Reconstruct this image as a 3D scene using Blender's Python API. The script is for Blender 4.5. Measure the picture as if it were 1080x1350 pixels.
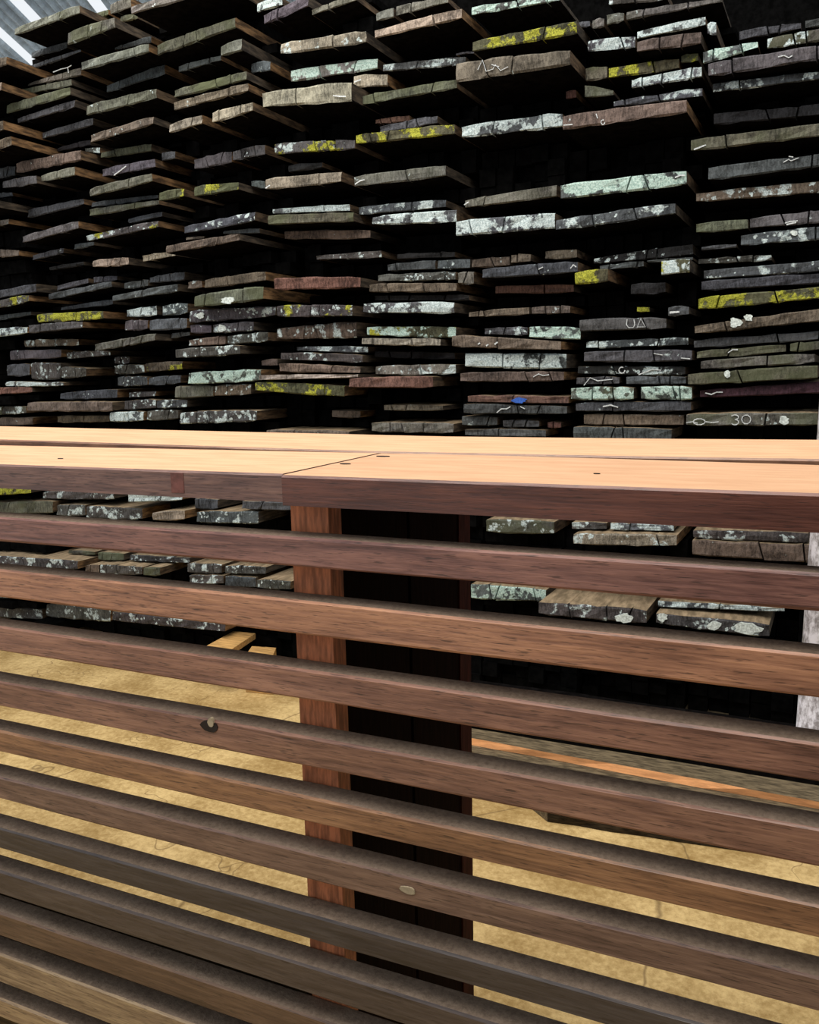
import bpy, math, random, bisect
from mathutils import Vector, Matrix
random.seed(7)
for o in list(bpy.data.objects):
    bpy.data.objects.remove(o, do_unlink=True)
S = bpy.context.scene
COL = S.collection

# ------------------------------------------------------------------ camera
HC = 1.6                                    # eye height above the floor
CR = Vector((0.9166118, 0.39926199, -0.02031445))
CU = Vector((-0.04714976, 0.15842491, 0.98624462))
CF = Vector((-0.39698831, 0.90304563, -0.16403925))
cd = bpy.data.cameras.new('camera')
cd.sensor_fit = 'HORIZONTAL'; cd.sensor_width = 36; cd.lens = 36
cd.clip_start = 0.02
cam = bpy.data.objects.new('camera', cd); COL.objects.link(cam)
M = Matrix((CR, CU, -CF)).transposed().to_4x4()
M.translation = Vector((0, 0, HC))
cam.matrix_world = M
S.camera = cam

# ------------------------------------------------------------------ light
W = bpy.data.worlds.new('overcast'); S.world = W; W.use_nodes = True
bg = W.node_tree.nodes['Background']
bg.inputs[0].default_value = (0.92, 0.96, 1.0, 1); bg.inputs[1].default_value = 0.95
def area(name, loc, target, sx, sy, power, col):
    l = bpy.data.lights.new(name, 'AREA'); l.shape = 'RECTANGLE'; l.size = sx; l.size_y = sy
    l.energy = power; l.color = col
    o = bpy.data.objects.new(name, l); COL.objects.link(o); o.location = loc
    d = Vector(target) - Vector(loc); o.rotation_euler = d.to_track_quat('-Z', 'Y').to_euler()
    return o
area('skylight', (-1.3, 1.35, 4.6), (-0.9, 1.9, 0), 7.0, 1.6, 300, (1.0, 0.93, 0.84))
S.view_settings.view_transform = 'Standard'
try: S.view_settings.look = 'None'
except Exception: pass
S.view_settings.gamma = 1; S.view_settings.use_curve_mapping = False
S.view_settings.exposure = 0.0

# ------------------------------------------------------------------ helpers
def ray(x, y):
    return CF + CR*((x-540)/1080) - CU*((y-675)/1080)
C0 = Vector((0, 0, HC))
def on_plane(x, y, P0, n):
    d = ray(x, y); return C0 + d*((P0-C0).dot(n)/d.dot(n))
def on_z(x, y, z): return on_plane(x, y, Vector((0, 0, z)), Vector((0, 0, 1)))

def link(name, verts, faces, mats, parent=None, fmat=None, smooth=False, loc=None):
    me = bpy.data.meshes.new(name)
    if loc is not None: verts = [tuple(Vector(v)-Vector(loc)) for v in verts]
    me.from_pydata([tuple(v) for v in verts], [], faces)
    for m in (mats if isinstance(mats, (list, tuple)) else [mats]): me.materials.append(m)
    if fmat: me.polygons.foreach_set('material_index', fmat)
    if smooth: me.polygons.foreach_set('use_smooth', [True]*len(me.polygons))
    me.update()
    o = bpy.data.objects.new(name, me); COL.objects.link(o)
    if loc is not None: o.location = loc
    if parent is not None:
        o.parent = parent
        if loc is not None: o.location = Vector(loc) - parent.location
    return o
def tag(o, label=None, cat=None, group=None, kind=None):
    if label: o['label'] = label
    if cat: o['category'] = cat
    if group: o['group'] = group
    if kind: o['kind'] = kind
    return o
def empty(name, loc):
    o = bpy.data.objects.new(name, None); COL.objects.link(o); o.location = loc
    o.empty_display_size = 0.1
    return o

class N:
    """tiny node-tree helper"""
    def __init__(s, name):
        s.m = bpy.data.materials.new(name); s.m.use_nodes = True
        s.t = s.m.node_tree; s.b = s.t.nodes['Principled BSDF']
        s.tc = s.t.nodes.new('ShaderNodeTexCoord'); s.oi = s.t.nodes.new('ShaderNodeObjectInfo')
    def lk(s, a, b): s.t.links.new(a, b)
    def put(s, sock, v):
        if hasattr(v, 'is_output'): s.lk(v, sock)
        else: sock.default_value = v
    def coord(s, scale=(1, 1, 1), rnd=True):
        mp = s.t.nodes.new('ShaderNodeMapping'); mp.inputs['Scale'].default_value = scale
        if rnd:
            ad = s.t.nodes.new('ShaderNodeVectorMath'); ad.operation = 'ADD'
            sc = s.math('MULTIPLY', s.oi.outputs['Random'], 37.0)
            s.lk(s.tc.outputs['Object'], ad.inputs[0]); s.lk(sc, ad.inputs[1]); s.lk(ad.outputs[0], mp.inputs[0])
        else: s.lk(s.tc.outputs['Object'], mp.inputs[0])
        return mp.outputs[0]
    def noise(s, vec, scale, detail=4, rough=.55, dist=0):
        n = s.t.nodes.new('ShaderNodeTexNoise'); s.lk(vec, n.inputs['Vector'])
        n.inputs['Scale'].default_value = scale; n.inputs['Detail'].default_value = detail
        n.inputs['Roughness'].default_value = rough; n.inputs['Distortion'].default_value = dist
        return n.outputs['Fac']
    def voro(s, vec, scale, feat='F1'):
        n = s.t.nodes.new('ShaderNodeTexVoronoi'); n.feature = feat; s.lk(vec, n.inputs['Vector'])
        n.inputs['Scale'].default_value = scale
        return n.outputs['Distance']
    def math(s, op, a, b=0.0, clamp=False):
        n = s.t.nodes.new('ShaderNodeMath'); n.operation = op; n.use_clamp = clamp
        s.put(n.inputs[0], a); s.put(n.inputs[1], b); return n.outputs[0]
    def step(s, v, lo, hi, a=0.0, b=1.0):
        n = s.t.nodes.new('ShaderNodeMapRange'); n.interpolation_type = 'SMOOTHSTEP'
        s.put(n.inputs[0], v); s.put(n.inputs[1], lo); s.put(n.inputs[2], hi)
        n.inputs[3].default_value = a; n.inputs[4].default_value = b; return n.outputs[0]
    def mix(s, f, a, b, mode='MIX'):
        n = s.t.nodes.new('ShaderNodeMix'); n.data_type = 'RGBA'; n.blend_type = mode
        s.put(n.inputs[0], f)
        for i, v in ((6, a), (7, b)):
            s.put(n.inputs[i], v if hasattr(v, 'is_output') else tuple(v)+((1,) if len(v) == 3 else ()))
        return n.outputs[2]
    def attr(s, name):
        n = s.t.nodes.new('ShaderNodeAttribute'); n.attribute_type = 'OBJECT'; n.attribute_name = name
        return n.outputs['Fac']
    def bump(s, h, strength, dist=.01):
        n = s.t.nodes.new('ShaderNodeBump'); n.inputs['Strength'].default_value = strength
        n.inputs['Distance'].default_value = dist; s.put(n.inputs['Height'], h)
        s.lk(n.outputs[0], s.b.inputs['Normal'])
    def done(s, col, rough=.8, spec=.3):
        s.put(s.b.inputs['Base Color'], col if hasattr(col, 'is_output') else tuple(col)+(1,))
        s.put(s.b.inputs['Roughness'], rough); s.b.inputs['Specular IOR Level'].default_value = spec
        return s.m

# ------------------------------------------------------------------ materials
def mat_end():
    s = N('weathered_end_grain'); c = s.coord(); cs = s.coord((1.5, 1, .45)); cr = s.coord((1, 1, 1))
    base = s.oi.outputs['Color']
    n1 = s.noise(c, 9, 5); n2 = s.noise(cs, 70, 4, .65); n3 = s.noise(c, 160, 3, .7)
    v = s.math('ADD', s.math('MULTIPLY', n1, .9), s.math('ADD', s.math('MULTIPLY', n2, .9), s.math('MULTIPLY', n3, .5)))
    v = s.step(v, .80, 1.50, .25, 1.9)
    gv = s.t.nodes.new('ShaderNodeCombineColor')
    for i in range(3): s.lk(v, gv.inputs[i])
    col = s.mix(1.0, base, gv.outputs[0], 'MULTIPLY')
    # green algae film
    g = s.math('MULTIPLY', s.step(s.noise(c, 7, 3), .42, .62), s.attr('green'))
    col = s.mix(g, col, (.080, .090, .048))
    # crustose lichen: soft-edged pale patches plus small round spots
    L = s.attr('lichen')
    nl = s.math('ADD', s.math('MULTIPLY', s.noise(c, 15, 3, .5, .3), .75), s.math('MULTIPLY', s.noise(c, 85, 4, .7), .25))
    th = s.math('SUBTRACT', .70, s.math('MULTIPLY', L, .30))
    lm = s.step(nl, th, s.math('ADD', th, .06))
    wv = s.t.nodes.new('ShaderNodeVectorMath'); wv.operation = 'MULTIPLY_ADD'
    wn = s.t.nodes.new('ShaderNodeTexNoise'); s.lk(c, wn.inputs['Vector']); wn.inputs['Scale'].default_value = 45; wn.inputs['Detail'].default_value = 3
    s.lk(wn.outputs['Color'], wv.inputs[0]); wv.inputs[1].default_value = (.035, .035, .035); s.lk(c, wv.inputs[2])
    sp = s.voro(wv.outputs[0], 34); sn = s.noise(c, 11, 2)
    sth = s.math('MULTIPLY', s.step(s.math('ADD', sn, s.math('MULTIPLY', L, .45)), .52, .95), .42)
    sm = s.step(sp, sth, s.math('SUBTRACT', sth, .10))
    lm = s.math('MULTIPLY', s.math('MAXIMUM', lm, sm), s.step(L, 0, .05))
    lc = s.mix(s.step(n3, .35, .65), (.27, .34, .35), (.60, .69, .69))
    lt = s.mix(s.step(n3, .35, .65), (.24, .36, .32), (.52, .66, .60))
    lc = s.mix(s.attr('teal'), lc, lt)
    lc = s.mix(s.step(n2, .26, .46, .35, 1), (.10, .11, .11), lc)
    col = s.mix(s.math('MULTIPLY', lm, .92), col, lc)
    # yellow moss
    Mo = s.attr('moss')
    nm = s.math('ADD', s.math('MULTIPLY', s.noise(c, 10, 3), .8), s.math('MULTIPLY', s.noise(c, 90, 3, .7), .2))
    tm = s.math('SUBTRACT', .72, s.math('MULTIPLY', Mo, .30))
    mm = s.math('MULTIPLY', s.step(nm, tm, s.math('ADD', tm, .05)), s.step(Mo, 0, .05))
    mc = s.mix(s.step(n3, .3, .7), (.12, .13, .016), (.42, .42, .05))
    col = s.mix(mm, col, mc)
    h = s.math('ADD', s.math('MULTIPLY', n2, .7), s.math('ADD', s.math('MULTIPLY', n3, .5), s.math('MULTIPLY', mm, .8)))
    s.bump(h, .55, .008)
    return s.done(col, .88, .2)
def mat_side():
    s = N('plank_side_wood'); c = s.coord((3, .5, 3)); c2 = s.coord()
    n = s.noise(c, 22, 5, .6); k = s.step(s.oi.outputs['Random'], .15, .85)
    col = s.mix(s.step(n, .35, .7), (.045, .027, .014), (.24, .14, .065))
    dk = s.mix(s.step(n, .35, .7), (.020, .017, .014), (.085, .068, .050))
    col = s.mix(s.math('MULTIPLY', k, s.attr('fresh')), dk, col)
    s.bump(n, .4, .006); return s.done(col, .8, .2)
def mat_dusty_top():
    s = N('plank_dusty_top'); c = s.coord((2, .5, 2)); n = s.noise(c, 18, 5, .6)
    col = s.mix(s.step(n, .3, .75), (.14, .105, .065), (.36, .27, .17))
    s.bump(n, .3, .005); return s.done(col, .9, .15)
def mat_plain(name, col, rough=.7, var=.25, scale=40, spec=.3, stretch=(1, 1, 1)):
    s = N(name); n = s.noise(s.coord(stretch), scale, 4, .6)
    a = [x*(1-var) for x in col]; b = [min(1, x*(1+var)) for x in col]
    s.bump(n, .25, .004); return s.done(s.mix(s.step(n, .3, .7), a, b), rough, spec)
def mat_slat():
    """planed hardwood, grain along X, tint per object"""
    s = N('planed_hardwood'); c = s.coord((.55, 6, 6)); cf = s.coord((3, 60, 60)); cb = s.coord((.5, 2, 2))
    base = s.oi.outputs['Color']
    g = s.noise(c, 9, 6, .62, .8); f = s.noise(cf, 5, 3, .7); b = s.noise(cb, 3.0, 3)
    v = s.math('ADD', s.math('MULTIPLY', g, .9), s.math('ADD', s.math('MULTIPLY', f, .75), s.math('MULTIPLY', b, .5)))
    v = s.step(v, .72, 1.45, .42, 1.62)
    gv = s.t.nodes.new('ShaderNodeCombineColor'); s.lk(v, gv.inputs[0])
    s.lk(s.math('MULTIPLY', v, s.math('ADD', .9, s.math('MULTIPLY', v, .1))), gv.inputs[1]); s.lk(v, gv.inputs[2])
    col = s.mix(1.0, base, gv.outputs[0], 'MULTIPLY')
    pores = s.step(s.noise(s.coord((6, 90, 90)), 6, 2, .6), .58, .68)
    col = s.mix(s.math('MULTIPLY', pores, .65), col, (.02, .012, .010))
    s.bump(s.math('ADD', g, f), .18, .003)
    return s.done(col, s.step(f, .2, .8, .34, .5), .48)
def mat_dust():
    s = N('sawdust_covered_face'); c = s.coord(); n = s.noise(c, 140, 4, .75); b = s.noise(s.coord((1, 3, 3)), 6, 3)
    col = s.mix(s.step(s.math('ADD', n, s.math('MULTIPLY', b, .6)), .5, 1.1), (.135, .100, .074), (.26, .198, .150))
    s.bump(n, .5, .004); return s.done(col, .95, .1)
def mat_top(name='fresh_sawn_top', k=1.0):
    s = N(name); c = s.coord((.6, 3, 3)); n = s.noise(c, 14, 5, .6); f = s.noise(s.coord(), 220, 3, .7)
    col = s.mix(s.step(n, .3, .7), [x*k for x in (.46, .265, .15)], [x*k for x in (.55, .335, .20)])
    col = s.mix(s.math('MULTIPLY', s.step(f, .62, .72), .35), col, (.25, .12, .05))
    s.bump(f, .12, .002); return s.done(col, .8, .2)
def mat_floor():
    s = N('sandy_concrete'); c = s.coord(rnd=False); n = s.noise(c, 3, 6, .62); f = s.noise(c, 45, 5, .7)
    v = s.math('ADD', s.math('MULTIPLY', n, .7), s.math('MULTIPLY', f, .5))
    col = s.mix(s.step(v, .42, .82), (.30, .19, .065), (.66, .48, .22))
    w = s.noise(c, 2.2, 3)
    wv = s.t.nodes.new('ShaderNodeVectorMath'); wv.operation = 'ADD'
    s.lk(c, wv.inputs[0]); s.lk(w, wv.inputs[1])
    cr = s.voro(wv.outputs[0], .9, 'DISTANCE_TO_EDGE')
    col = s.mix(s.step(cr, .0, .006, .7, 0), col, (.16, .10, .04))
    s.bump(v, .6, .02); return s.done(col, .85, .2)
END, SIDE, TOPD = mat_end(), mat_side(), mat_dusty_top()
SLAT, DUST, TOPW, FLOOR = mat_slat(), mat_dust(), mat_top(), mat_floor()
TOPR = mat_top('fresh_sawn_peach_top', .88)
LICHEN = mat_plain('pale_lichen_crust', (.52, .58, .56), .9, .35, 130)
CHALK = mat_plain('white_chalk', (.50, .53, .54), .95, .3, 160)
BLUE = mat_plain('blue_crayon', (.03, .10, .42), .8, .3, 120)
KNOT = mat_plain('dark_knot', (.012, .008, .008), .5, .3, 60)
FILLER = mat_plain('pale_filler', (.36, .30, .20), .8, .2, 60)
STAIN = mat_plain('red_stain', (.17, .066, .055), .6, .3, 60)
UNDER = mat_plain('shade_black_underside', (.005, .0045, .0045), .95, .4, 30, 0)  # shade below the planks put into the colour of their bottom faces
TIMBER_EDGE = mat_plain('dark_timber_edge', (.030, .022, .013), .9, .6, 40, .1, (.6, 5, 5))
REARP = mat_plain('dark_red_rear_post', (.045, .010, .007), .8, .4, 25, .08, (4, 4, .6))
SHADEW = mat_plain('shade_black_board', (.0035, .0035, .0035), .9, .4, 30, 0)  # near-black stands for deep shade, on gap fillers and added walls
BEAM = mat_plain('old_timber', (.115, .088, .052), .9, .55, 30, .2, (.6, 3, 3))
TAN = mat_plain('fresh_batten', (.48, .28, .10), .8, .3, 20, .2, (.6, 4, 4))
ORANGE = mat_plain('orange_sapwood', (.85, .40, .17), .8, .2, 20, .2, (.6, 4, 4))
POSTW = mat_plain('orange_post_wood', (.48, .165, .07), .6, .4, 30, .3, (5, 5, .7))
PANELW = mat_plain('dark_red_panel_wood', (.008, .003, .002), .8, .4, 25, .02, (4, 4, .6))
BASEB = mat_plain('dark_base_board', (.050, .032, .012), .8, .5, 25, .2, (.6, 4, 4))
SHEET = mat_plain('galvanised_sheet', (.42, .52, .60), .5, .25, 12, .5)
RUST = mat_plain('rusty_purlin', (.22, .10, .05), .8, .4, 20)
def mat_pole():
    s = N('whitewashed_pole'); c = s.coord((1, 1, .5)); n = s.noise(c, 28, 5, .7); m = s.noise(c, 9, 3)
    col = s.mix(s.step(n, .38, .6), (.20, .18, .18), (.62, .60, .64)); col = s.mix(s.step(m, .58, .72, 0, .7), col, (.16, .14, .08))
    s.bump(n, .4, .006); return s.done(col, .85, .2)
POLE = mat_pole()

# plank ends seen in the stacks: stack, left x, top, bottom, right x, top, bottom, how far it sticks out, look
CATALOG = """

0 -90 100 112 8 73 86 .35 b
0 -90 140 153 1 107 120 .35 b
0 -90 188 204 4 157 172 .35 b
0 -90 212 226 14 178 192 .35 b
0 -90 290 303 -6 262 274 .3 d
1 18 37 47 104 5 18 .28 gq
1 40 68 77 88 54 64 .0 d
1 34 87 99 107 64 73 .05 d
1 36 106 114 106 84 100 .05 gc
1 20 119 128 94 103 113 .06 q
1 7 136 151 92 112 126 .18 q
1 22 156 163 98 130 142 .14 d
1 43 178 187 122 154 166 .02 d
1 65 197 203 118 183 192 -.06 k
1 20 214 229 106 197 212 .12 bs
1 -30 225 240 19 215 232 .08 d
1 53 231 240 98 218 232 .18 g
1 2 238 249 48 230 243 .18 v
1 -30 255 266 16 253 259 .06 d
1 26 278 290 110 261 270 .02 d
1 -30 291 304 11 285 296 .14 g
1 29 311 321 103 290 302 .14 v
1 42 336 344 83 326 334 .02 d
1 -30 328 342 24 329 338 .12 b
1 64 352 357 110 344 350 -.06 k
1 -30 388 398 47 373 386 .08 d
1 -30 400 413 38 388 398 .1 pm
1 74 376 384 116 366 374 .0 d
1 122 365 374 154 363 370 -.02 d
1 63 387 396 147 370 379 .06 d
1 79 405 410 148 394 402 -.05 d
1 -30 419 427 40 410 416 .0 d
1 48 414 426 136 409 421 .12 my
1 37 428 440 108 423 433 .18 v
1 -30 435 447 36 430 440 .1 w
1 31 448 458 103 446 456 -.03 bp
1 12 462 475 80 460 472 .02 v
1 80 464 474 149 462 469 -.03 p
1 8 480 497 39 479 496 .02 d
1 40 478 501 79 478 501 .03 p
1 80 483 500 113 485 497 .03 p
1 6 503 510 83 504 509 .06 w
1 -30 511 522 42 510 518 .06 o
1 78 518 527 154 512 526 .02 d
1 -30 536 548 34 535 546 .02 pq
1 35 530 543 148 529 543 .1 bo
1 -30 550 562 43 550 561 -.03 b
1 75 548 558 143 547 557 -.03 b
1 -30 643 655 40 643 651 .1 my
1 -30 663 678 69 660 678 .05 q
1 56 648 663 150 647 664 .0 p
1 168 650 663 240 652 660 .05 w
1 74 665 681 112 665 681 .02 p
1 113 667 684 187 670 686 .03 p
1 -30 731 743 102 739 752 .22 p
1 107 745 755 130 744 756 .15 b
1 131 744 757 187 747 759 .15 p
1 188 748 760 211 748 760 .15 q
1 -30 775 786 60 783 794 .05 bp
1 60 796 814 145 803 821 -.05 p
1 147 806 819 297 822 834 .05 p
1 -30 797 812 55 803 818 -.05 p
2 88 41 60 151 21 37 .22 gq
2 111 22 36 143 11 24 .0 q
2 144 4 20 172 -6 10 .02 g
2 157 15 30 181 12 25 -.02 q
2 150 62 66 199 46 57 .02 d
2 106 81 94 196 56 69 .22 g
2 140 112 123 217 83 98 .0 d
2 113 138 153 206 115 130 .12 g
2 119 177 189 202 152 164 .17 bs
2 132 200 209 199 188 200 .0 q
2 111 195 203 131 193 206 -.03 p
2 134 222 234 204 208 221 .06 vc
2 212 200 213 231 198 210 .0 d
2 117 248 260 200 227 240 .14 g
2 120 266 274 208 256 262 -.03 d
2 117 275 286 209 263 270 .04 q
2 168 288 295 213 278 286 -.03 d
2 113 310 319 208 290 300 .14 pm
2 97 321 330 124 318 324 .0 d
2 121 343 353 169 338 350 .1 l
2 187 336 346 231 330 338 .07 l
2 163 372 382 195 368 378 .0 d
2 196 365 374 243 357 370 .0 d
2 147 389 398 234 373 385 .07 d
2 166 408 419 206 402 417 .02 w
2 213 402 418 253 398 413 .02 dp
2 164 422 437 194 421 435 .02 v
2 196 421 437 246 419 434 .02 d
2 205 439 448 250 437 443 -.03 d
2 124 453 464 204 439 450 .15 g
2 150 470 480 170 470 480 .0 p
2 150 481 494 190 480 493 .03 p
2 191 478 491 240 475 488 .03 bm
2 154 496 510 194 496 509 .03 dp
2 195 497 509 238 494 506 .03 d
2 169 517 525 205 515 523 -.02 p
2 163 528 541 205 526 539 .03 p
2 206 526 539 246 524 538 .03 dp
2 144 543 557 189 542 556 .06 w
2 193 541 555 235 540 553 .03 p
2 200 675 687 243 672 686 .12 l
2 241 656 671 287 658 672 .0 d
2 258 674 690 340 674 692 .05 dp
2 90 725 736 125 727 738 .02 q
2 128 728 739 163 729 740 .02 q
2 170 731 740 250 735 743 .0 p
2 246 742 756 292 744 757 .05 p
2 296 745 757 350 747 758 .05 p
2 249 758 770 294 758 771 .06 p
2 296 759 774 337 761 776 .06 d
3 172 8 19 300 -32 -16 .27 g
3 206 58 74 310 21 37 .14 q
3 234 86 96 291 72 80 .02 d
3 290 60 75 318 49 67 .18 g
3 330 82 97 356 79 94 -.02 dp
3 229 118 130 325 92 106 .14 qq
3 228 134 146 327 108 121 .14 bl
3 222 163 176 266 150 164 .17 l
3 279 147 163 333 133 147 .22 l
3 255 209 224 305 198 215 .02 v
3 306 198 213 349 189 204 .02 v
3 209 253 266 242 247 260 .12 mq
3 255 245 260 314 239 251 .12 mq
3 323 238 246 349 238 250 -.02 d
3 242 298 309 336 278 292 .1 dp
3 244 310 317 269 308 315 .0 b
3 293 300 309 342 296 308 .02 d
3 218 323 335 316 307 318 .22 bl
3 269 368 381 350 357 371 .1 bo
3 247 371 382 266 369 380 .02 b
3 255 389 406 347 376 396 .17 qc
3 249 409 427 363 403 417 .02 vp
3 250 428 440 278 428 440 .0 v
3 280 427 440 334 423 437 .05 vp
3 248 448 457 297 442 455 .02 bp
3 299 442 455 353 437 451 .07 p
3 230 460 473 316 454 468 .14 p
3 344 475 483 366 472 483 -.06 b
3 247 491 508 344 486 503 .07 t
3 230 509 526 281 508 524 .04 g
3 282 508 523 331 505 521 .04 bp
3 236 543 560 338 540 556 .07 pp
3 318 660 672 385 662 674 .05 d
3 337 764 776 383 766 779 .14 p
4 338 3 17 372 -5 7 .02 w
4 347 19 33 406 -8 9 .07 v
4 410 12 21 470 -10 1 .02 g
4 369 56 72 483 39 57 .12 lp
4 382 91 109 498 75 91 .02 gt
4 465 98 116 511 96 114 .04 l
4 345 121 142 463 106 134 .22 l
4 361 188 204 468 183 197 .07 pm
4 379 217 228 425 213 221 -.02 k
4 349 235 251 450 225 241 .14 l
4 358 275 282 461 268 279 .02 w
4 352 283 297 466 279 293 .1 q
4 374 304 316 488 302 315 -.06 b
4 416 337 343 503 329 340 .0 p
4 360 366 383 475 364 380 .15 o
4 364 402 418 464 401 418 .12 pm
4 364 432 448 470 423 446 .02 bp
4 390 457 463 485 456 466 -.02 dp
4 369 464 475 478 467 479 .05 p
4 367 478 491 475 483 493 .07 bl
4 340 494 502 472 493 498 .1 l
4 335 503 516 454 508 524 .08 my
4 437 540 551 475 541 552 -.12 b
4 350 566 580 460 568 582 .05 b
5 495 16 29 519 8 23 .02 g
5 521 7 22 591 -6 4 .02 g
5 493 39 51 609 9 25 .2 l
5 504 84 95 614 73 86 .02 dp
5 477 125 139 602 103 117 .07 q
5 494 157 164 540 151 160 -.06 o
5 500 166 176 577 151 163 .02 d
5 468 177 190 600 162 178 .1 my
5 466 232 247 588 216 233 .12 g
5 472 272 284 588 262 274 .02 dp
5 490 285 297 602 275 294 .12 wp
5 522 334 342 600 331 340 -.03 k
5 510 348 358 574 342 356 .02 d
5 576 342 356 620 340 355 .02 d
5 497 362 372 601 357 370 .05 p
5 603 358 375 625 357 376 .02 g
5 486 374 386 602 372 385 .05 b
5 493 389 397 619 388 397 -.02 k
5 478 399 413 599 397 414 .1 wp
5 483 430 443 610 430 446 .02 mt
5 476 445 455 581 446 457 .08 l
5 493 462 472 600 464 475 -.1 k
5 494 482 495 601 480 494 .02 gp
5 459 498 512 571 495 512 .14 o
5 505 533 542 584 534 542 .02 b
5 489 556 570 598 558 572 .07 g
6 615 9 22 738 -8 1 .07 t
6 622 54 69 761 26 45 .17 my
6 600 82 109 752 64 86 .28 bg
6 600 70 80 625 67 77 .02 d
6 745 119 131 760 117 130 -.06 o
6 608 166 182 742 147 168 .07 w
6 612 263 275 734 242 260 .1 g
6 600 290 312 732 279 302 .14 wp
6 621 341 354 672 337 351 .02 b
6 673 335 348 700 334 346 .02 b
6 718 330 343 761 327 341 .02 b
6 635 354 368 762 343 360 .08 d
6 652 376 388 757 374 386 -.12 o
6 617 411 419 698 404 415 .02 b
6 700 404 415 752 402 414 .02 b
6 638 432 442 696 430 443 .02 dp
6 697 430 446 766 431 449 .02 tw
6 595 441 458 740 449 463 .12 bv
6 612 465 485 747 466 488 .07 w
6 606 491 504 744 489 503 .07 bv
6 616 521 531 750 522 533 .07 o
6 610 532 546 748 535 547 .07 d
6 608 548 562 656 549 562 .02 dp
6 662 553 564 711 554 564 .02 d
6 721 556 565 740 556 565 .0 o
6 612 565 575 720 566 577 .04 d
6 640 684 703 731 687 706 .02 pq
6 620 769 791 720 777 794 .02 t
7 825 14 27 953 -4 3 .02 g
7 799 18 34 823 15 28 .02 g
7 780 25 38 797 22 36 .02 g
7 762 28 40 778 26 38 .02 d
7 802 -6 8 880 -14 0 .0 p
7 774 52 68 838 46 64 .07 w
7 839 40 52 931 20 34 .04 w
7 926 31 47 945 27 46 .06 w
7 839 53 70 925 39 58 .12 b
7 771 88 108 801 86 104 .02 q
7 802 88 104 896 75 91 .02 my
7 897 72 84 921 68 81 .02 mq
7 770 110 130 809 118 126 .06 q
7 832 104 117 926 86 102 .07 wp
7 808 133 141 927 114 128 .02 dp
7 741 151 172 906 130 149 .22 bg
7 738 243 264 906 223 244 .14 t
7 732 289 305 891 266 283 .14 dp
7 782 340 349 914 320 337 -.03 kp
7 790 350 361 849 343 356 .02 d
7 852 343 356 914 338 353 .02 d
7 757 358 376 802 353 372 .18 my
7 871 343 364 910 340 360 .2 mw
7 831 374 390 878 371 387 .02 k
7 839 404 412 857 404 412 -.06 m
7 880 404 418 909 403 416 .1 d
7 763 420 438 879 418 434 .07 v
7 772 450 460 908 444 456 .02 dp
7 769 463 478 913 460 477 .06 d
7 761 482 494 904 483 495 .02 kp
7 759 497 508 817 496 507 .04 d
7 825 496 508 905 496 507 .04 d
7 752 510 528 836 510 528 .07 tq
7 844 509 528 913 509 528 .07 t
7 758 531 543 912 529 543 .05 d
7 769 545 561 902 547 562 .02 b
7 755 562 580 886 565 581 .06 d
7 753 688 702 800 689 702 .02 p
7 804 689 702 889 692 704 .04 w
7 755 703 719 893 705 721 .12 lp
7 709 793 811 853 804 824 .22 pl
8 974 40 54 1057 28 38 .02 d
8 1061 26 38 1120 17 29 .02 d
8 926 67 91 1000 53 70 .1 t
8 1011 49 66 1120 30 48 .04 pq
8 933 82 102 1120 52 73 .12 v
8 939 106 123 1120 86 100 .02 dp
8 940 148 165 1120 134 150 -.1 k
8 910 183 200 1120 157 176 .07 q
8 933 220 239 1120 197 215 .1 d
8 917 254 267 1120 234 252 .02 bp
8 917 294 308 987 287 303 .07 q
8 988 287 302 1120 272 291 .04 v
8 976 309 325 1120 294 313 .04 dp
8 924 325 331 972 321 327 .02 d
8 920 341 349 1018 335 344 .0 p
8 927 356 369 1120 340 356 .02 dp
8 924 370 384 1120 357 372 .03 d
8 920 392 409 1120 374 391 .07 my
8 915 429 441 1120 401 421 .1 bg
8 914 448 460 1120 433 446 .02 d
8 918 463 474 1037 453 465 .04 q
8 1041 452 465 1120 447 459 .04 q
8 923 475 488 1075 465 479 .06 gq
8 906 492 509 1079 481 500 .1 q
8 922 514 525 1120 500 518 .05 r
8 904 546 562 1079 543 562 .14 gq
8 913 698 710 1067 702 717 .04 p
8 912 712 733 1090 719 744 .06 b
8 867 791 806 1035 802 813 .04 w
8 864 808 823 1015 823 842 .17 p
"""

# ------------------------------------------------------------------ setting
def grid_floor():
    x0, x1, y0, y1 = -9, 6, -3, 9; nx, ny = 60, 48
    vs = [(x0+(x1-x0)*i/nx, y0+(y1-y0)*j/ny, random.uniform(-.003, 0)) for j in range(ny+1) for i in range(nx+1)]
    fs = [(j*(nx+1)+i, j*(nx+1)+i+1, (j+1)*(nx+1)+i+1, (j+1)*(nx+1)+i) for j in range(ny) for i in range(nx)]
    return link('floor', vs, fs, FLOOR)
tag(grid_floor(), 'sandy yellow concrete yard floor', kind='structure')

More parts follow.
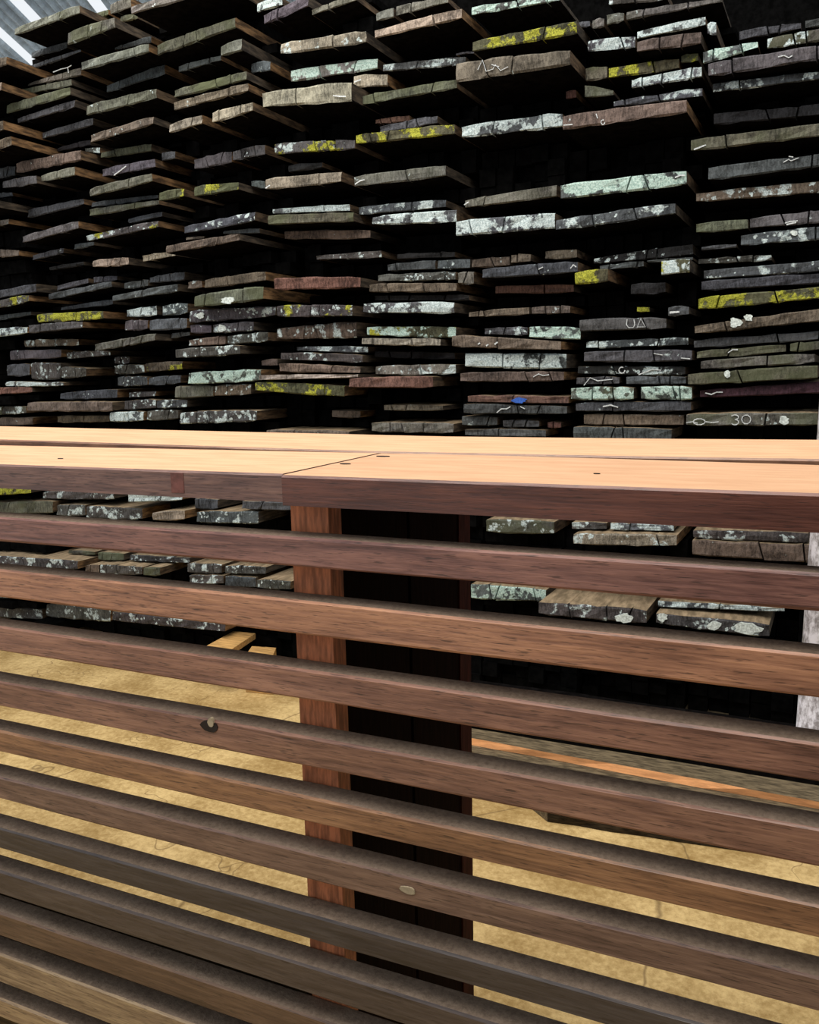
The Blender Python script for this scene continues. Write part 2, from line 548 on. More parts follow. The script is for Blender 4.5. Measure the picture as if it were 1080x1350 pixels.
def box(name, a, b, mats, parent=None, bev=.003, jit=0, faces_m=None, nx=1):
    """box from corner a to b along the axes, small chamfers on the long (X) edges, nx segments along X"""
    x0, y0, z0 = a; x1, y1, z1 = b; r = bev
    prof = [(y0, z0+r), (y0, z1-r), (y0+r, z1), (y1-r, z1), (y1, z1-r), (y1, z0+r), (y1-r, z0), (y0+r, z0)]
    vs = []; fs = []; fm = []
    for i in range(nx+1):
        x = x0+(x1-x0)*i/nx
        for (y, z) in prof: vs.append((x, y+random.uniform(-jit, jit), z+random.uniform(-jit, jit)))
    for i in range(nx):
        for k in range(8):
            a0 = i*8+k; b0 = i*8+(k+1) % 8
            fs.append((a0, b0, b0+8, a0+8)); fm.append(1 if k in (2,) else 0)
    fs.append(tuple(range(7, -1, -1))); fs.append(tuple(nx*8+k for k in range(8))); fm += [0, 0]
    ctr = ((x0+x1)/2, y0, z0)
    o = link(name, vs, fs, mats, parent, fm if isinstance(mats, (list, tuple)) and len(mats) > 1 else None, loc=ctr)
    return o

# ------------------------------------------------------------------ the slatted counter
D = .9
counter = empty('slatted_counter', (-.56, 1.2, 0))
tag(counter, 'reddish hardwood counter with horizontal slats and bright sawn plank top', 'counter')
XL, XR = -2.9, .55
ZT = HC-.1374*D; ZB = HC-.1804*D
def plank_top(x0, x1, y0, y1, z0, z1, tint, bow=None, tm=None, taper=None):
    nx = 24; r = .003; vs = []; fs = []; fm = []
    for i in range(nx+1):
        x = x0+(x1-x0)*i/nx; dz = bow(x) if bow else 0; yb = y1-(taper(x) if taper else 0)
        j = random.uniform(-.0012, .0012)
        for (y, z) in ((y0, z0), (y0, z1-r), (y0+r, z1), (yb-r, z1), (yb, z1-r), (yb, z0)): vs.append((x, y+(j if y > (y0+y1)/2 else 0), z+dz))
    for i in range(nx):
        for k in range(6):
            a0 = i*6+k; b0 = i*6+(k+1) % 6
            fs.append((a0, b0, b0+6, a0+6)); fm.append(1 if k in (2,) else 0)
    fs.append((5, 4, 3, 2, 1, 0)); fs.append(tuple(nx*6+k for k in range(6))); fm += [0, 0]
    o = link('top_plank', vs, fs, [SLAT, tm or TOPW], counter, fm, loc=((x0+x1)/2, y0, z1))
    o.color = (*tint, 1); return o
p_left = plank_top(XL, -.583, D+.012, 1.205, ZB+.001, ZT, (.185, .098, .078))
p_left['label'] = 'left front top plank with greyish brown edge'
p_right = plank_top(-.576, XR, D, 1.205, ZB-.001, ZT, (.115, .040, .028), tm=TOPR, taper=lambda x: .10*max(0, x+.38)**1.3)
p_right['label'] = 'right front top plank with dark red edge'
p_rear = plank_top(XL, XR, 1.222, 1.555, ZB+.003, ZT+.001, (.20, .10, .06), lambda x: .011*max(0, (-.62-x))+.005*max(0, x+.2))
def disc(name, cx, cy, cz, rx, ry, axis, mat, parent, n=12, th=.0012):
    vs = []; fs = []
    for k in range(n):
        a = 2*math.pi*k/n; q = random.uniform(.88, 1.12); u, v = rx*q*math.cos(a), ry*q*math.sin(a)
        for h in (-.002, th):
            vs.append((cx+u, cy+v, cz+h) if axis == 'z' else (cx+u, cy-h, cz+v))
    fs.append(tuple(2*k+1 for k in range(n)))
    for k in range(n): fs.append((2*k, 2*((k+1) % n), 2*((k+1) % n)+1, 2*k+1))
    return link(name, vs, fs, mat, parent, loc=(cx, cy, cz))
for (px, py, r) in ((505, 602, .011), (455, 612, .009), (787, 625, .004), (80, 605, .006)):
    p = on_z(px, py, ZT); par = p_left if p.x < -.58 else p_right
    disc('knot', p.x, p.y, ZT, r, r*.45, 'z', KNOT, None).parent = par
for o in bpy.data.objects:
    if o.name.startswith('knot') and o.parent: o.location = o.location - o.parent.location - counter.location
p = on_plane(234, 636, Vector((0, D+.012, 0)), Vector((0, 1, 0)))
o = box('stain', (p.x-.011, D+.0112, p.z-.015), (p.x+.011, D+.014, p.z+.014), STAIN, None, .0004); o.parent = p_left; o.location -= p_left.location+counter.location

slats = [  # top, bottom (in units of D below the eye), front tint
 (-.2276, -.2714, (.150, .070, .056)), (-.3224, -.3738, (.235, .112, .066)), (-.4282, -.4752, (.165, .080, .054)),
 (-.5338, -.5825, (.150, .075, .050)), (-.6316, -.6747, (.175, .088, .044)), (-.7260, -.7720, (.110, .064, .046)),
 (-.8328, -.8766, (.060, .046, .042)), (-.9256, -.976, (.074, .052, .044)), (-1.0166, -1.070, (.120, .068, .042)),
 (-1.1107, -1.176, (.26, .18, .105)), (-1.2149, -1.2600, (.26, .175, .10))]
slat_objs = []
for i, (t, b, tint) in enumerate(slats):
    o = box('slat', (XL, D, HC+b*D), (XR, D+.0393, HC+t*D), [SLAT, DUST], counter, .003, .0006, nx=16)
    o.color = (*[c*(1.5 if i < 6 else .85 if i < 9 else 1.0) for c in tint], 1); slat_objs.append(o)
slat_objs[9]['label'] = 'pale tan slat near the bottom'
slat_objs[10]['label'] = 'pale tan lowest slat'
def on_slat(i, px, py, name, rx, ry, mat, th=.0015):
    p = on_plane(px, py, Vector((0, D, 0)), Vector((0, 1, 0)))
    o = disc(name, p.x, D, p.z, rx, ry, 'y', mat, None, th=th); s = slat_objs[i]
    o.parent = s; o.location = Vector((p.x, D, p.z)) - s.location - counter.location
on_slat(3, 276, 957, 'knot', .015, .009, KNOT); on_slat(3, 279, 952, 'filler_blob', .005, .007, FILLER, .003)
on_slat(5, 538, 1173, 'filler_blob', .011, .005, FILLER, .002)

# end frame under the joint: a post behind the slats and two boards running back
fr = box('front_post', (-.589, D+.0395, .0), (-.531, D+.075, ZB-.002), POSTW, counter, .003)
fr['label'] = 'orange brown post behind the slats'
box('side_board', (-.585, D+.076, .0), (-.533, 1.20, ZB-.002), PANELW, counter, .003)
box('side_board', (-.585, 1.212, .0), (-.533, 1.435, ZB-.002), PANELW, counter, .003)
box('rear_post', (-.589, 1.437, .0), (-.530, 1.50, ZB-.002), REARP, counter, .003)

b_ = box('base_board', (XL, D+.045, .25), (-.60, D+.07, HC-.955*D), BASEB, counter, .003)
b_['label'] = 'dark brown board behind the lowest slats'

# ------------------------------------------------------------------ the stacks of slabs
A_EXT = math.radians(-4)
EX = Vector((-math.sin(A_EXT), math.cos(A_EXT), 0)); UX = Vector((EX.y, -EX.x, 0))
YAW = [-8, -5, -5, -5, 4, 3, 3, 2, 1]
EDGE = [-140, 5, 140, 243, 356, 484, 605, 754, 912, 1110]
def normal(k): a = math.radians(YAW[k]); return Vector((-math.sin(a), math.cos(a), 0))
P0 = [None]*9
P0[5] = Vector((-1.05, 3.55, 0))
for k in range(6, 9):
    b = on_plane(EDGE[k], 480, P0[k-1], normal(k-1)); P0[k] = b.copy()
for k in range(4, -1, -1):
    b = on_plane(EDGE[k+1], 480, P0[k+1], normal(k+1)); P0[k] = b.copy()

STY = {'d': (.050, .055, .061), 'k': (.014, .014, .015), 'g': (.095, .093, .082), 'b': (.090, .072, .058), 'l': (.20, .175, .14),  # 'k' puts the shade of recessed ends into their colour
       'o': (.105, .058, .046), 'v': (.066, .061, .068), 'q': (.074, .075, .056), 'r': (.034, .016, .022), 't': (.06, .07, .065),
       'p': (.05, .048, .046), 'w': (.06, .065, .07), 'm': (.06, .06, .035), 's': (.06, .06, .055), 'c': (.06, .06, .06), 'y': (.06, .06, .035)}
class Pl: pass
PL = []
for line in CATALOG.strip().splitlines():
    f = line.split(); q = Pl(); q.k = int(f[0]); q.px = [float(v) for v in f[1:7]]; q.pr = float(f[7])*.62; q.st = f[8]
    n = normal(q.k); base = P0[q.k]-EX*q.pr
    xl, tl, bl, xr, tr, br = q.px
    q.TL, q.BL, q.TR, q.BR = [on_plane(x, y, base, n) for x, y in ((xl, tl), (xl, bl), (xr, tr), (xr, br))]
    for v in (q.BL, q.BR): v.z += .0015
    d = (q.TR-q.TL).normalized()*.0025
    q.TL = q.TL+d; q.BL = q.BL+d; q.TR = q.TR-d; q.BR = q.BR-d
    PL.append(q)
def dims(q):
    q.u0 = (q.TL.dot(UX)+q.BL.dot(UX))/2; q.u1 = (q.TR.dot(UX)+q.BR.dot(UX))/2
    q.z0 = (q.BL.z+q.BR.z)/2; q.z1 = (q.TL.z+q.TR.z)/2
    q.w = min(q.TL.dot(EX), q.TR.dot(EX)); q.wm = max(q.TL.dot(EX), q.TR.dot(EX))
def zr(q, u):
    t = 0 if q.u1 == q.u0 else (u-q.u0)/(q.u1-q.u0)
    return q.BL.z+(q.BR.z-q.BL.z)*t, q.TL.z+(q.TR.z-q.TL.z)*t
for q in PL: dims(q)
PL.sort(key=lambda q: q.w)
def shift_u(q, left, du):
    d = (q.TR-q.TL).normalized()*(du/max(.2, abs((q.TR-q.TL).normalized().dot(UX))))
    if left: q.TL = q.TL+d; q.BL = q.BL+d
    else: q.TR = q.TR-d; q.BR = q.BR-d
drop = set()
for rep in range(2):
    for i, a in enumerate(PL):
        if i in drop: continue
        for j in range(i+1, len(PL)):
            if j in drop: continue
            b = PL[j]
            o0, o1 = max(a.u0, b.u0), min(a.u1, b.u1)
            du = o1-o0
            if du <= .002: continue
            # overlap in height, taken at both ends and the middle of the shared width
            up = dn = -1
            for u in (o0, (o0+o1)/2, o1):
                az0, az1 = zr(a, u); bz0, bz1 = zr(b, u)
                up = max(up, az1-bz0)       # lift b by this to sit on a
                dn = max(dn, bz1-az0)       # lower b's top by this to pass under a
            if up <= .001 or dn <= .001: continue
            dz = min(up, dn)+.003
            wb = b.u1-b.u0
            if du < .30*wb and du < (b.z1-b.z0)*1.2 + .02 and (a.u0 > b.u0 or a.u1 < b.u1):
                shift_u(b, a.u0 <= b.u0, du+.010)
            elif dz < (b.z1-b.z0)*.72:
                if up < dn:
                    b.BL.z += up+.004; b.BR.z += up+.004
                else:
                    b.TL.z -= dn+.004; b.TR.z -= dn+.004
            elif a.u0 > b.u0+.05 or a.u1 < b.u1-.05:
                if a.u0-b.u0 > b.u1-a.u1: shift_u(b, False, b.u1-a.u0+.01)
                else: shift_u(b, True, a.u1-b.u0+.01)
            else:
                drop.add(j); print('DROP', b.px, 'by', a.px); continue
            dims(b)
            if b.z1-b.z0 < .008 or b.u1-b.u0 < .02: drop.add(j); print('DROP thin', b.px, 'by', a.px)
PL = [q for i, q in enumerate(PL) if i not in drop]
LEN = 1.0
def slab_mesh(q, rnd):
    wid = (q.TR-q.TL).length; th = q.z1-q.z0
    n = max(3, int(wid/.05)); ts = [i/n for i in range(n+1)]
    cr = []
    for _ in range(rnd.choice([0, 1, 1, 2, 2, 3]) if wid > .15 else rnd.choice([0, 0, 1])):
        t = rnd.uniform(.12, .88)
        if all(abs(t-c) > .08 for c in cr): cr.append(t)
    cw = .0035/wid
    ts = [t for t in ts if all(abs(t-c) > .03 for c in cr)]
    lean = {}
    for c in cr:
        l = rnd.uniform(-.5, .5)*th/wid*.8
        for t in (c-cw, c, c+cw): ts.append(t); lean[t] = l
    ts.sort()
    rows = [0, .12, .5, .88, 1]
    rough = .0035 if 'k' not in q.st else .005
    V = []; cen = (q.TL+q.BR)/2
    top = [rnd.uniform(-1, .5) for _ in ts]; bot = [rnd.uniform(-.5, 1) for _ in ts]
    for i, t in enumerate(ts):
        for r, s in enumerate(rows):
            tt = min(1, max(0, t+lean.get(t, 0)*(s-.5)))
            p = (q.BL.lerp(q.BR, tt)).lerp(q.TL.lerp(q.TR, tt), s)
            d = rnd.uniform(-rough, rough)
            if r in (0, 4): d += .006
            if i in (0, len(ts)-1): d += .005
            if t in lean and t in cr: d += .05 if r < 4 else .03
            p = p+EX*d
            if r == 4: p.z += top[i]*rough
            if r == 0: p.z += bot[i]*rough
            if r in (0, 4) and i in (0, len(ts)-1): p.z += (.004 if r == 0 else -.004)
            V.append(p)
    R = len(rows); nt = len(ts); F = []; FM = []
    for i in range(nt-1):
        for r in range(R-1):
            F.append((i*R+r, (i+1)*R+r, (i+1)*R+r+1, i*R+r+1)); FM.append(0)
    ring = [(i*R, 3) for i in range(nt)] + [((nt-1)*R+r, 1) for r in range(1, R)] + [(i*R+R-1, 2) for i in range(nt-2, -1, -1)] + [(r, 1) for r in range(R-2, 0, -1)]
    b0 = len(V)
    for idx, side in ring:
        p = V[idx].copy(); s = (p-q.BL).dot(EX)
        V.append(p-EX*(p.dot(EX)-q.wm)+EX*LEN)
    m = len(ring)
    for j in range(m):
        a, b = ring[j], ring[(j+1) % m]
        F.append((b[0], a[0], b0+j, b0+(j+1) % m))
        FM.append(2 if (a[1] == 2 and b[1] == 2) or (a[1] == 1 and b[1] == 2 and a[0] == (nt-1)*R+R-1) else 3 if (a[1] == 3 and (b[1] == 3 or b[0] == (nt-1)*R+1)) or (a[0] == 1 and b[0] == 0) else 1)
    F.append(tuple(b0+j for j in range(m))); FM.append(1)
    return V, F, FM
WORD = {'d': 'dark charcoal', 'k': 'shade-black', 'g': 'grey weathered', 'b': 'brown weathered', 'l': 'pale tan', 'o': 'reddish brown',
        'v': 'lilac grey', 'q': 'mossy olive', 'r': 'dark purple', 't': 'teal crusted', 'p': 'dark grey', 'w': 'white crusted', 'm': 'mossy'}
ADD = {'p': 'with pale lichen patches', 'm': 'with yellow moss', 'w': 'with white lichen', 's': 'with pale specks', 'c': 'with chalk marks',
       'q': 'with green film', 'y': 'with bright yellow moss', 't': 'with teal lichen', 'l': 'bleached pale', 'v': 'with lilac tinge', 'o': 'with orange tinge',
       'd': 'with dark stains', 'g': 'with grey tinge', 'b': 'with brown tinge'}
ORD = ['zeroth', 'first', 'second', 'third', 'fourth', 'fifth', 'sixth', 'seventh', 'eighth', 'ninth', 'tenth', 'eleventh', 'twelfth', 'thirteenth',
       'fourteenth', 'fifteenth', 'sixteenth', 'seventeenth', 'eighteenth', 'nineteenth', 'twentieth'] + \
      ['twenty-'+w for w in ('first', 'second', 'third', 'fourth', 'fifth', 'sixth', 'seventh', 'eighth', 'ninth')] + ['thirtieth'] + \
      ['thirty-'+w for w in ('first', 'second', 'third', 'fourth', 'fifth', 'sixth', 'seventh', 'eighth', 'ninth')] + ['fortieth'] + \
      ['forty-'+w for w in ('first', 'second', 'third', 'fourth', 'fifth', 'sixth', 'seventh', 'eighth', 'ninth')] + ['fiftieth']
STACK = ['%s stack from left' % w for w in ('first', 'second', 'third', 'fourth', 'fifth', 'sixth', 'seventh')] + \
        ['second stack from right', 'rightmost stack']
obj_of = {}
for k in range(9):
    for part in ('above', 'below'):
        qs = [q for q in PL if q.k == k and (q.px[1] < 600) == (part == 'above')]
        qs.sort(key=lambda q: (-(q.z0+q.z1)))
        for idx, q in enumerate(qs):
            rnd = random.Random(int(q.px[0]*31+q.px[1]*7+k))
            V, F, FM = slab_mesh(q, rnd)
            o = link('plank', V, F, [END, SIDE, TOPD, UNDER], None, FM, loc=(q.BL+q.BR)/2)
            base = STY[q.st[0]]; j = rnd.uniform(.85, 1.2); jc = [rnd.uniform(.94, 1.06) for _ in range(3)]
            o.color = (*[c*j*m for c, m in zip(base, jc)], 1)
            st = q.st
            o['lichen'] = float(.86 if 'w' in st else .80 if 't' in st else .62 if 'pp' in st else .50 if 'p' in st else .16 if st[0] in 'dgvb' else .0)
            o['moss'] = float(.78 if 'y' in st else .58 if 'm' in st else 0.0)
            o['green'] = float(1.0 if 'qq' in st else .6 if 'q' in st else .2 if st[0] == 'g' else 0)
            o['teal'] = float(1.0 if 't' in st else 0)
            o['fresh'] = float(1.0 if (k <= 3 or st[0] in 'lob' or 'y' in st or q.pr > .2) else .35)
            look = WORD[st[0]]+' plank end'
            if len(st) > 1 and st[1] != st[0]: look += ' '+ADD[st[1]]
            if part == 'above': where = '%s from top, %s' % (ORD[idx+1], STACK[k])
            else: where = '%s behind counter slats, %s' % (ORD[idx+1], STACK[k])
            tag(o, look+', '+where, 'plank', 'weathered planks in the tall stacks')
            obj_of[(k, int(q.px[0]), int(q.px[1]))] = (o, q)

# filler boards set further back, coloured near-black for the shade of the gaps
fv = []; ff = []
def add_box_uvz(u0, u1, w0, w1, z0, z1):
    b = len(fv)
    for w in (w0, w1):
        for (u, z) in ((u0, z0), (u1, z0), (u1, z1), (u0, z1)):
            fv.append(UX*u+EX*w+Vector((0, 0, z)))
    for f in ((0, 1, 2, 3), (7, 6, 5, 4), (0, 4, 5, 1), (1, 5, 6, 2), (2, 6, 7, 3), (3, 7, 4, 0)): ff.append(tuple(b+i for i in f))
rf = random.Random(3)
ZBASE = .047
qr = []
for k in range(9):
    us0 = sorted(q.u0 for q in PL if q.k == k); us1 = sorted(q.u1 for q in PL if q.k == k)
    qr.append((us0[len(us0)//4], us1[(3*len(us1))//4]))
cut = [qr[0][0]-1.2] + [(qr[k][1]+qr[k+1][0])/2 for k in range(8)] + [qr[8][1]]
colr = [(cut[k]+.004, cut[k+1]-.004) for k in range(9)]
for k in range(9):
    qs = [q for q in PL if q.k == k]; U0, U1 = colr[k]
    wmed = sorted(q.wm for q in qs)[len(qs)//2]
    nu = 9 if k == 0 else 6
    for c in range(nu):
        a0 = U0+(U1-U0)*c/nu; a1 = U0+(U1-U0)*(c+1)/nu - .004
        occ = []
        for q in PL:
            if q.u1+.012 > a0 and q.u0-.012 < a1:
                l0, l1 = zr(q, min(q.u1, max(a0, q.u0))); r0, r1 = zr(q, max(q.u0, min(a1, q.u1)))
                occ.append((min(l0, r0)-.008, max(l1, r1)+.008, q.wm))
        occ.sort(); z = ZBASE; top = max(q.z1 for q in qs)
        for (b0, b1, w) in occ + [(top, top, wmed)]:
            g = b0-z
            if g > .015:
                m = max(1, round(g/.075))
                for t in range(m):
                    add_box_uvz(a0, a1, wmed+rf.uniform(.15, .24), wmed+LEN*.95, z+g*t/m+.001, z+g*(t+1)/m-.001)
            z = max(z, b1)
bk = link('shade_filler_board', fv, ff, SHADEW)  # near-black colour supplies the shade of the gaps
tag(bk, 'boards coloured shade-black, set back in the shadowed gaps between the lit plank ends', 'boards', kind='stuff')

# bearers on the floor under the stacks
for n_, (dw) in enumerate((.36, .85)):
    for (u0, u1) in ((colr[0][0], colr[3][1]), (colr[3][1]+.02, colr[8][1])):
        wm = max(q.wm for q in PL)-.12
        b = len(fv); fv2 = []
        for w in (wm+dw-.15, wm+dw):
            for (u, z) in ((u0, 0), (u1, 0), (u1, ZBASE-.001), (u0, ZBASE-.001)): fv2.append(UX*u+EX*w+Vector((0, 0, z)))
        o = link('bearer', fv2, [(0, 1, 2, 3), (7, 6, 5, 4), (0, 4, 5, 1), (1, 5, 6, 2), (2, 6, 7, 3), (3, 7, 4, 0)], BEAM, loc=fv2[0])
        side = 'left' if u0 == colr[0][0] else 'right'; row = 'front' if n_ == 0 else 'rear'
        tag(o, 'dark timber bearer on the floor under the %s stacks, %s row' % (side, row), 'timber', 'bearers under the stacks')

# ------------------------------------------------------------------ chalk, paint and other marks on slab ends
def ribbon(key, strokes, width, name='chalk_mark', mat=CHALK, label=None):
    o, q = obj_of[key]; n = normal(q.k); base = P0[q.k]-EX*q.pr-n*.007
    width *= .62
    for st in strokes:
        vs = []; fs = []
        pts = [on_plane(x, y, base, n) for x, y in st]
        for i, p in enumerate(pts):
            a = pts[max(0, i-1)]; b = pts[min(len(pts)-1, i+1)]; d = (b-a).normalized(); s = d.cross(n).normalized()
            w = width*random.uniform(.75, 1.15)
            vs += [p+s*w/2, p-s*w/2, p+s*w/2+n*.004, p-s*w/2+n*.004]
        b0 = len(vs)-4*len(pts)
        for i in range(len(pts)-1):
            a = b0+4*i; fs += [(a, a+1, a+5, a+4), (a, a+4, a+6, a+2), (a+1, a+3, a+7, a+5)]
        m = link(name, vs, fs, mat, o, loc=vs[0])
        if label: m['label'] = label
def blob(key, x, y, rx, ry, name='lichen_patch', mat=LICHEN, n=16):
    o, q = obj_of[key]; nn = normal(q.k); base = P0[q.k]-EX*q.pr-nn*.007
    r = random.Random(int(x*3+y)); vs = []; pts = []
    for i in range(n):
        a = 2*math.pi*i/n; f = r.uniform(.72, 1.15)
        pts.append(on_plane(x+rx*f*math.cos(a), y+ry*f*math.sin(a), base, nn))
    vs = pts+[p+nn*.006 for p in pts]
    fs = [tuple(range(n-1, -1, -1))]+[(i, (i+1) % n, n+(i+1) % n, n+i) for i in range(n)]
    link(name, vs, fs, mat, o, loc=pts[0])
def arc(cx, cy, rx, ry, a0, a1, n=10):
    return [(cx+rx*math.cos(math.radians(a0+(a1-a0)*i/n)), cy+ry*math.sin(math.radians(a0+(a1-a0)*i/n))) for i in range(n+1)]
MARKS = [
 ((8, 904, 546), [arc(969, 550, 5, 3, -150, 90), arc(969, 556.5, 5, 3.5, -90, 150), arc(984, 553, 6, 6, 0, 360)], .006),
 ((8, 904, 546), [[(905, 557), (914, 556), (920, 558)], arc(922, 556, 8, 4, 0, 360), [(930, 556), (940, 557), (948, 556)]], .006),
 ((7, 763, 420), [[(827, 421), (826, 428), (829, 432), (835, 432), (837, 428), (836, 421)], [(840, 432), (845, 420), (851, 431), (841, 431)]], .005),
 ((6, 600, 82), [[(630, 92), (636, 79), (641, 94), (650, 91), (653, 85), (660, 93), (670, 88)], [(648, 85), (658, 88)]], .004),
 ((8, 933, 220), [[(1033, 214), (1040, 210), (1043, 212), (1053, 208)], [(1040, 206), (1046, 207)]], .005),
 ((8, 922, 514), [[(930, 518), (938, 520), (945, 517), (953, 517)]], .008),
 ((8, 933, 82), [[(1026, 75), (1034, 73), (1040, 76), (1045, 73)]], .006),
 ((8, 910, 183), [[(915, 197), (923, 194), (931, 191)]], .008),
 ((8, 988, 287), [[(1035, 294), (1042, 292), (1052, 291)], [(1037, 296), (1050, 293)]], .007),
 ((8, 918, 463), [[(960, 465), (966, 461), (973, 461)]], .007),
 ((4, 345, 121), [[(439, 126), (448, 127), (456, 127)]], .008),
 ((4, 465, 98), [[(467, 108), (476, 105)]], .008),
 ((5, 466, 232), [[(468, 243), (475, 238), (481, 237)]], .008),
 ((4, 349, 235), [[(350, 248), (356, 244)]], .008),
 ((6, 612, 263), [[(612, 270), (618, 266)]], .008),
 ((7, 741, 151), [[(743, 165), (755, 164)], arc(795, 161, 2.5, 3, 0, 300), [(786, 150), (788, 156)]], .005),
 ((6, 610, 532), [[(655, 544), (661, 539), (668, 539), (673, 536)], [(686, 536), (692, 539)]], .006),
 ((7, 758, 531), [[(795, 536), (805, 534), (815, 537)]], .009),
 ((7, 880, 404), [[(883, 412), (896, 411)]], .012),
 ((7, 769, 463), [[(898, 472), (910, 473)], [(862, 466), (874, 468)]], .006),
 ((7, 761, 482), [[(842, 494), (852, 490), (860, 487), (872, 488)], arc(820, 488, 4, 4, 0, 300)], .007),
 ((7, 759, 497), [[(770, 508), (778, 498), (788, 502), (808, 500)]], .006),
 ((7, 738, 243), [[(890, 234), (897, 231), (903, 231)]], .007),
 ((6, 606, 491), [[(703, 497), (710, 493), (716, 495), (724, 494)]], .006),
 ((6, 595, 441), [[(630, 454), (633, 452)], [(641, 456), (644, 454)], [(652, 454), (656, 451)]], .010),
 ((6, 635, 354), [[(710, 355), (716, 352)], [(752, 354), (756, 349), (760, 352)]], .007),
 ((2, 134, 222), [[(150, 231), (157, 226), (166, 219)]], .008),
 ((1, 36, 106), [[(70, 95), (80, 91), (89, 89), (94, 86)], [(89, 89), (90, 96)]], .006),
]
for key, st, w in MARKS:
    if key in obj_of: ribbon(key, st, w, label='white chalk mark')
    else: print('NO MARK TARGET', key)
for key, x, y, rx, ry in [((8, 904, 546), 1034, 554, 7, 6), ((3, 255, 389), 300, 396, 9, 5), ((8, 915, 429), 970, 425, 9, 7), ((8, 915, 429), 987, 419, 6, 5),
        ((8, 906, 492), 959, 493, 4, 5), ((8, 976, 309), 1047, 307, 5, 4), ((3, 249, 409), 264, 416, 5, 4), ((3, 280, 427), 292, 433, 6, 5),
        ((8, 864, 808), 942, 825, 9, 6), ((8, 864, 808), 985, 829, 20, 9), ((7, 709, 793), 822, 815, 12, 6), ((8, 864, 808), 873, 814, 7, 6)]:
    if key in obj_of: blob(key, x, y, rx, ry)
    else: print('NO BLOB TARGET', key)
blob((6, 616, 521), 684, 528, 11, 4, 'paint_patch', BLUE)

# ------------------------------------------------------------------ small things around the stacks
def plank_on_floor(name, pts_px, z, th, mat, label, cat, edge=None):
    top = [on_z(x, y, z+th) for x, y in pts_px]; bot = [p-Vector((0, 0, th)) for p in top]; n = len(top)
    vs = []; fs = []
    seg = 10
    L0, L1, R1, R0 = top   # left-front, left-back, right-back, right-front
    for i in range(seg+1):
        t = i/seg; f = L0.lerp(R0, t); b = L1.lerp(R1, t); j = random.uniform(-.004, .004)
        vs += [f+Vector((0, j, 0)), b+Vector((0, j, 0)), b-Vector((0, -j, th)), f-Vector((0, j, th))]
    for i in range(seg):
        a = 4*i
        fs += [(a, a+4, a+5, a+1), (a+1, a+5, a+6, a+2), (a+2, a+6, a+7, a+3), (a+3, a+7, a+4, a)]
    fs += [(0, 1, 2, 3), (4*seg+3, 4*seg+2, 4*seg+1, 4*seg)]
    fm = [0]*len(fs)
    if edge:
        for i in range(seg): fm[4*i+3] = 1
    o = link(name, vs, fs, [mat]+([edge] if edge else []), None, fm if edge else None, loc=vs[3])
    return tag(o, label, cat)
plank_on_floor('timber', [(722, 1068), (600, 972), (1180, 1078), (1180, 1135)], 0, .045, BEAM, 'rough dark timber lying on the floor behind the slats at right', 'timber', TIMBER_EDGE)
plank_on_floor('board', [(560, 962), (560, 950), (1120, 1042), (1120, 1064)], .046, .03, BEAM, 'thin board with orange edge lying on the rough dark timber', 'board', ORANGE)
plank_on_floor('block', [(322, 866), (332, 852), (364, 854), (358, 869)], 0, .19, TAN, 'short pale wood block standing on the floor beside the orange post', 'block')
plank_on_floor('batten', [(262, 857), (308, 832), (337, 835), (298, 861)], .191, .03, TAN, 'fresh yellow batten lying on the pale block by the left stacks', 'batten')

def pole():
    pts = [((1102, 470), .0), ((1084, 705), .0), ((1067, 950), 0)]
    Y = 3.345; n = Vector((0, 1, 0)); ax = [on_plane(x+12, y, Vector((0, Y, 0)), n) for (x, y), _ in pts]
    d = (ax[2]-ax[0]).normalized(); A = ax[0]-d*2.4; B = ax[0]+d*((ax[0].z-.202)/-d.z)
    vs = []; fs = []; R = 24; n_ = 14; rr = random.Random(5)
    for i in range(n_+1):
        p = A.lerp(B, i/n_); r = .068+.006*i/n_
        for k in range(R):
            a = 2*math.pi*k/R; q = r*(1+rr.uniform(-.03, .03)); vs.append(p+Vector((math.cos(a)*q, math.sin(a)*q, 0)))
    for i in range(n_):
        for k in range(R): fs.append((i*R+k, i*R+(k+1) % R, (i+1)*R+(k+1) % R, (i+1)*R+k))
    fs += [tuple(range(R)), tuple((n_)*R+k for k in range(R-1, -1, -1))]
    o = link('pole', vs, fs, POLE, loc=B, smooth=True)
    tag(o, 'pale whitewashed round pole standing on the shade-black beam at the right edge', 'pole')
pole()

# ------------------------------------------------------------------ corrugated shed roof with gaps of sky; added back wall blocks light leaks
wb = max(q.wm for q in PL)+LEN+.12
vs = []; fs = []
def added_wall_board(u0, u1):
    v = []
    for w in (wb+random.uniform(0, .01), wb+.03):
        for (u, z) in ((u0, 0), (u1, 0), (u1, 4.0), (u0, 4.0)): v.append(UX*u+EX*w+Vector((0, 0, z)))
    return v
wall = link('added_wall_back', [UX*u+EX*(wb+w)+Vector((0, 0, z)) for w in (.03, .06) for (u, z) in ((colr[0][0]-3, 0), (colr[8][1]+1.5, 0), (colr[8][1]+1.5, 4.0), (colr[0][0]-3, 4.0))],
            [(0, 1, 2, 3), (7, 6, 5, 4), (0, 4, 5, 1), (1, 5, 6, 2), (2, 6, 7, 3), (3, 7, 4, 0)], SHADEW)
tag(wall, 'added dark wall behind the stacks, blocking light leaks', kind='structure')

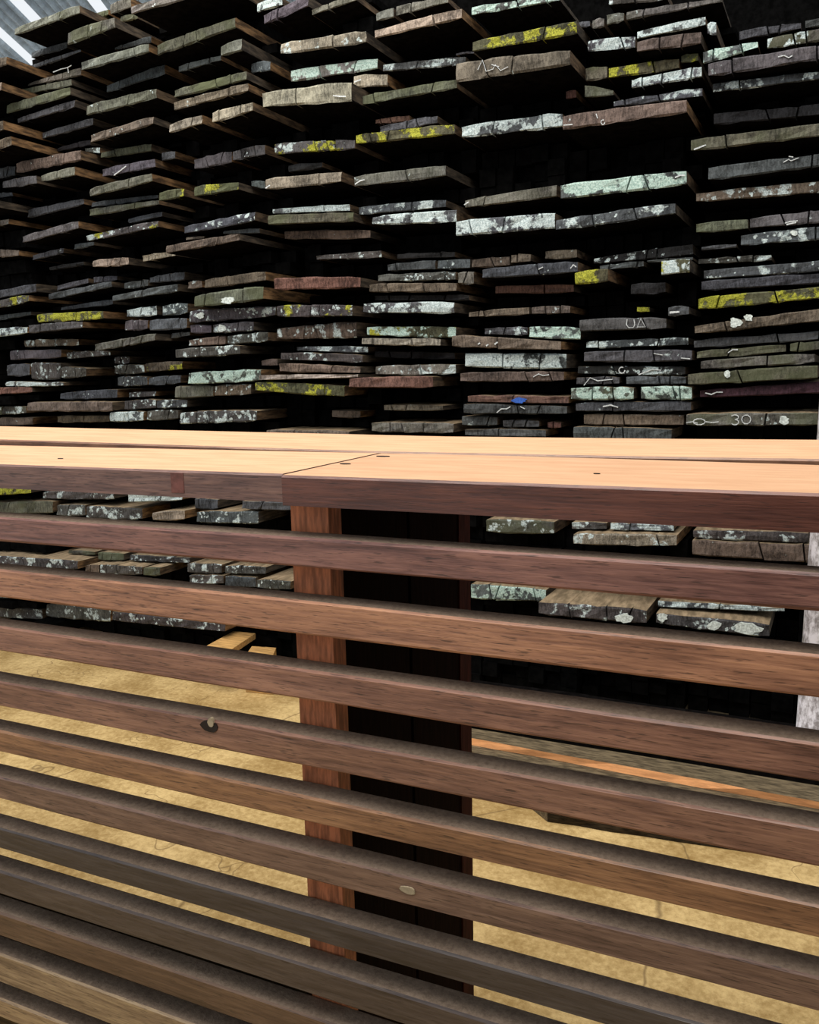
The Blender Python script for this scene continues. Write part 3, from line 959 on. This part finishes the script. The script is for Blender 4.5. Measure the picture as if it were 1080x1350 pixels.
ZR = HC+2.75
a = on_z(0, 38, ZR); b = on_z(46, 80, ZR); RD = (b-a).normalized(); RD.z = 0; RD.normalize(); RS = Vector((RD.y, -RD.x, 0))
roof = empty('roof', (a.x, a.y, ZR)); tag(roof, 'corrugated metal shed roof with strips of bright sky', kind='structure')
def sheet(s0, s1, l0=-5, l1=4, parent=roof):
    n = max(4, int(abs(s1-s0)/.0125)); vs = []; fs = []
    for i in range(n+1):
        s = s0+(s1-s0)*i/n; h = .016*math.cos(s/.075*2*math.pi)
        for l in (l0, l1): vs.append(a+RS*s+RD*l+Vector((0, 0, h)))
    for i in range(n): fs.append((2*i, 2*i+1, 2*i+3, 2*i+2))
    o = link('roof_sheet', vs, fs, SHEET, parent, loc=vs[0])
    md = o.modifiers.new('thickness', 'SOLIDIFY'); md.thickness = .002
    return o
for s0, s1 in ((-1.6, -.086), (0, .285), (.385, .845), (.95, 5.5)): sheet(s0, s1, -1.5, 4)
def purlin(l):
    vs = []
    for dl in (0, .07):
        for (s_, z) in ((-1.6, -.02), (5.5, -.02), (5.5, -.10), (-1.6, -.10)): vs.append(a+RS*s_+RD*(l+dl)+Vector((0, 0, z)))
    link('purlin', vs, [(0, 1, 2, 3), (7, 6, 5, 4), (0, 4, 5, 1), (1, 5, 6, 2), (2, 6, 7, 3), (3, 7, 4, 0)], RUST, roof, loc=vs[0])
for l in (-1.4, .95, 2.6): purlin(l)
# added beam before the right stacks; black colour stands for the void's shade
bo = box('added_shade_beam', (-1.2, 3.26, 0), (.75, 3.45, .20), UNDER, None, .012, .004, nx=12)
tag(bo, 'added shade-black beam lying on the floor under the right stacks', 'timber')
# unseen wall added behind the camera to cut light on the slats
wf = link('added_wall_front', [Vector((x, y, z)) for y in (-2.0, -1.95) for (x, z) in ((-.5, 0), (1.05, 0), (1.05, 3.3), (-.5, 3.3))],
          [(0, 1, 2, 3), (7, 6, 5, 4), (0, 4, 5, 1), (1, 5, 6, 2), (2, 6, 7, 3), (3, 7, 4, 0)], SHADEW)
tag(wf, 'added dark wall behind the viewer, blocking sky light', kind='structure')
wr = link('added_wall_right', [Vector((x, y, z)) for x in (1.10, 1.06) for (y, z) in ((-2.0, 0), (2.2, 0), (2.2, 3.3), (-2.0, 3.3))],
          [(0, 1, 2, 3), (7, 6, 5, 4), (0, 4, 5, 1), (1, 5, 6, 2), (2, 6, 7, 3), (3, 7, 4, 0)], SHADEW)  # unseen wall, added to darken the right-hand end of the slats
tag(wr, 'added dark wall at right, keeping light off the slats', kind='structure')
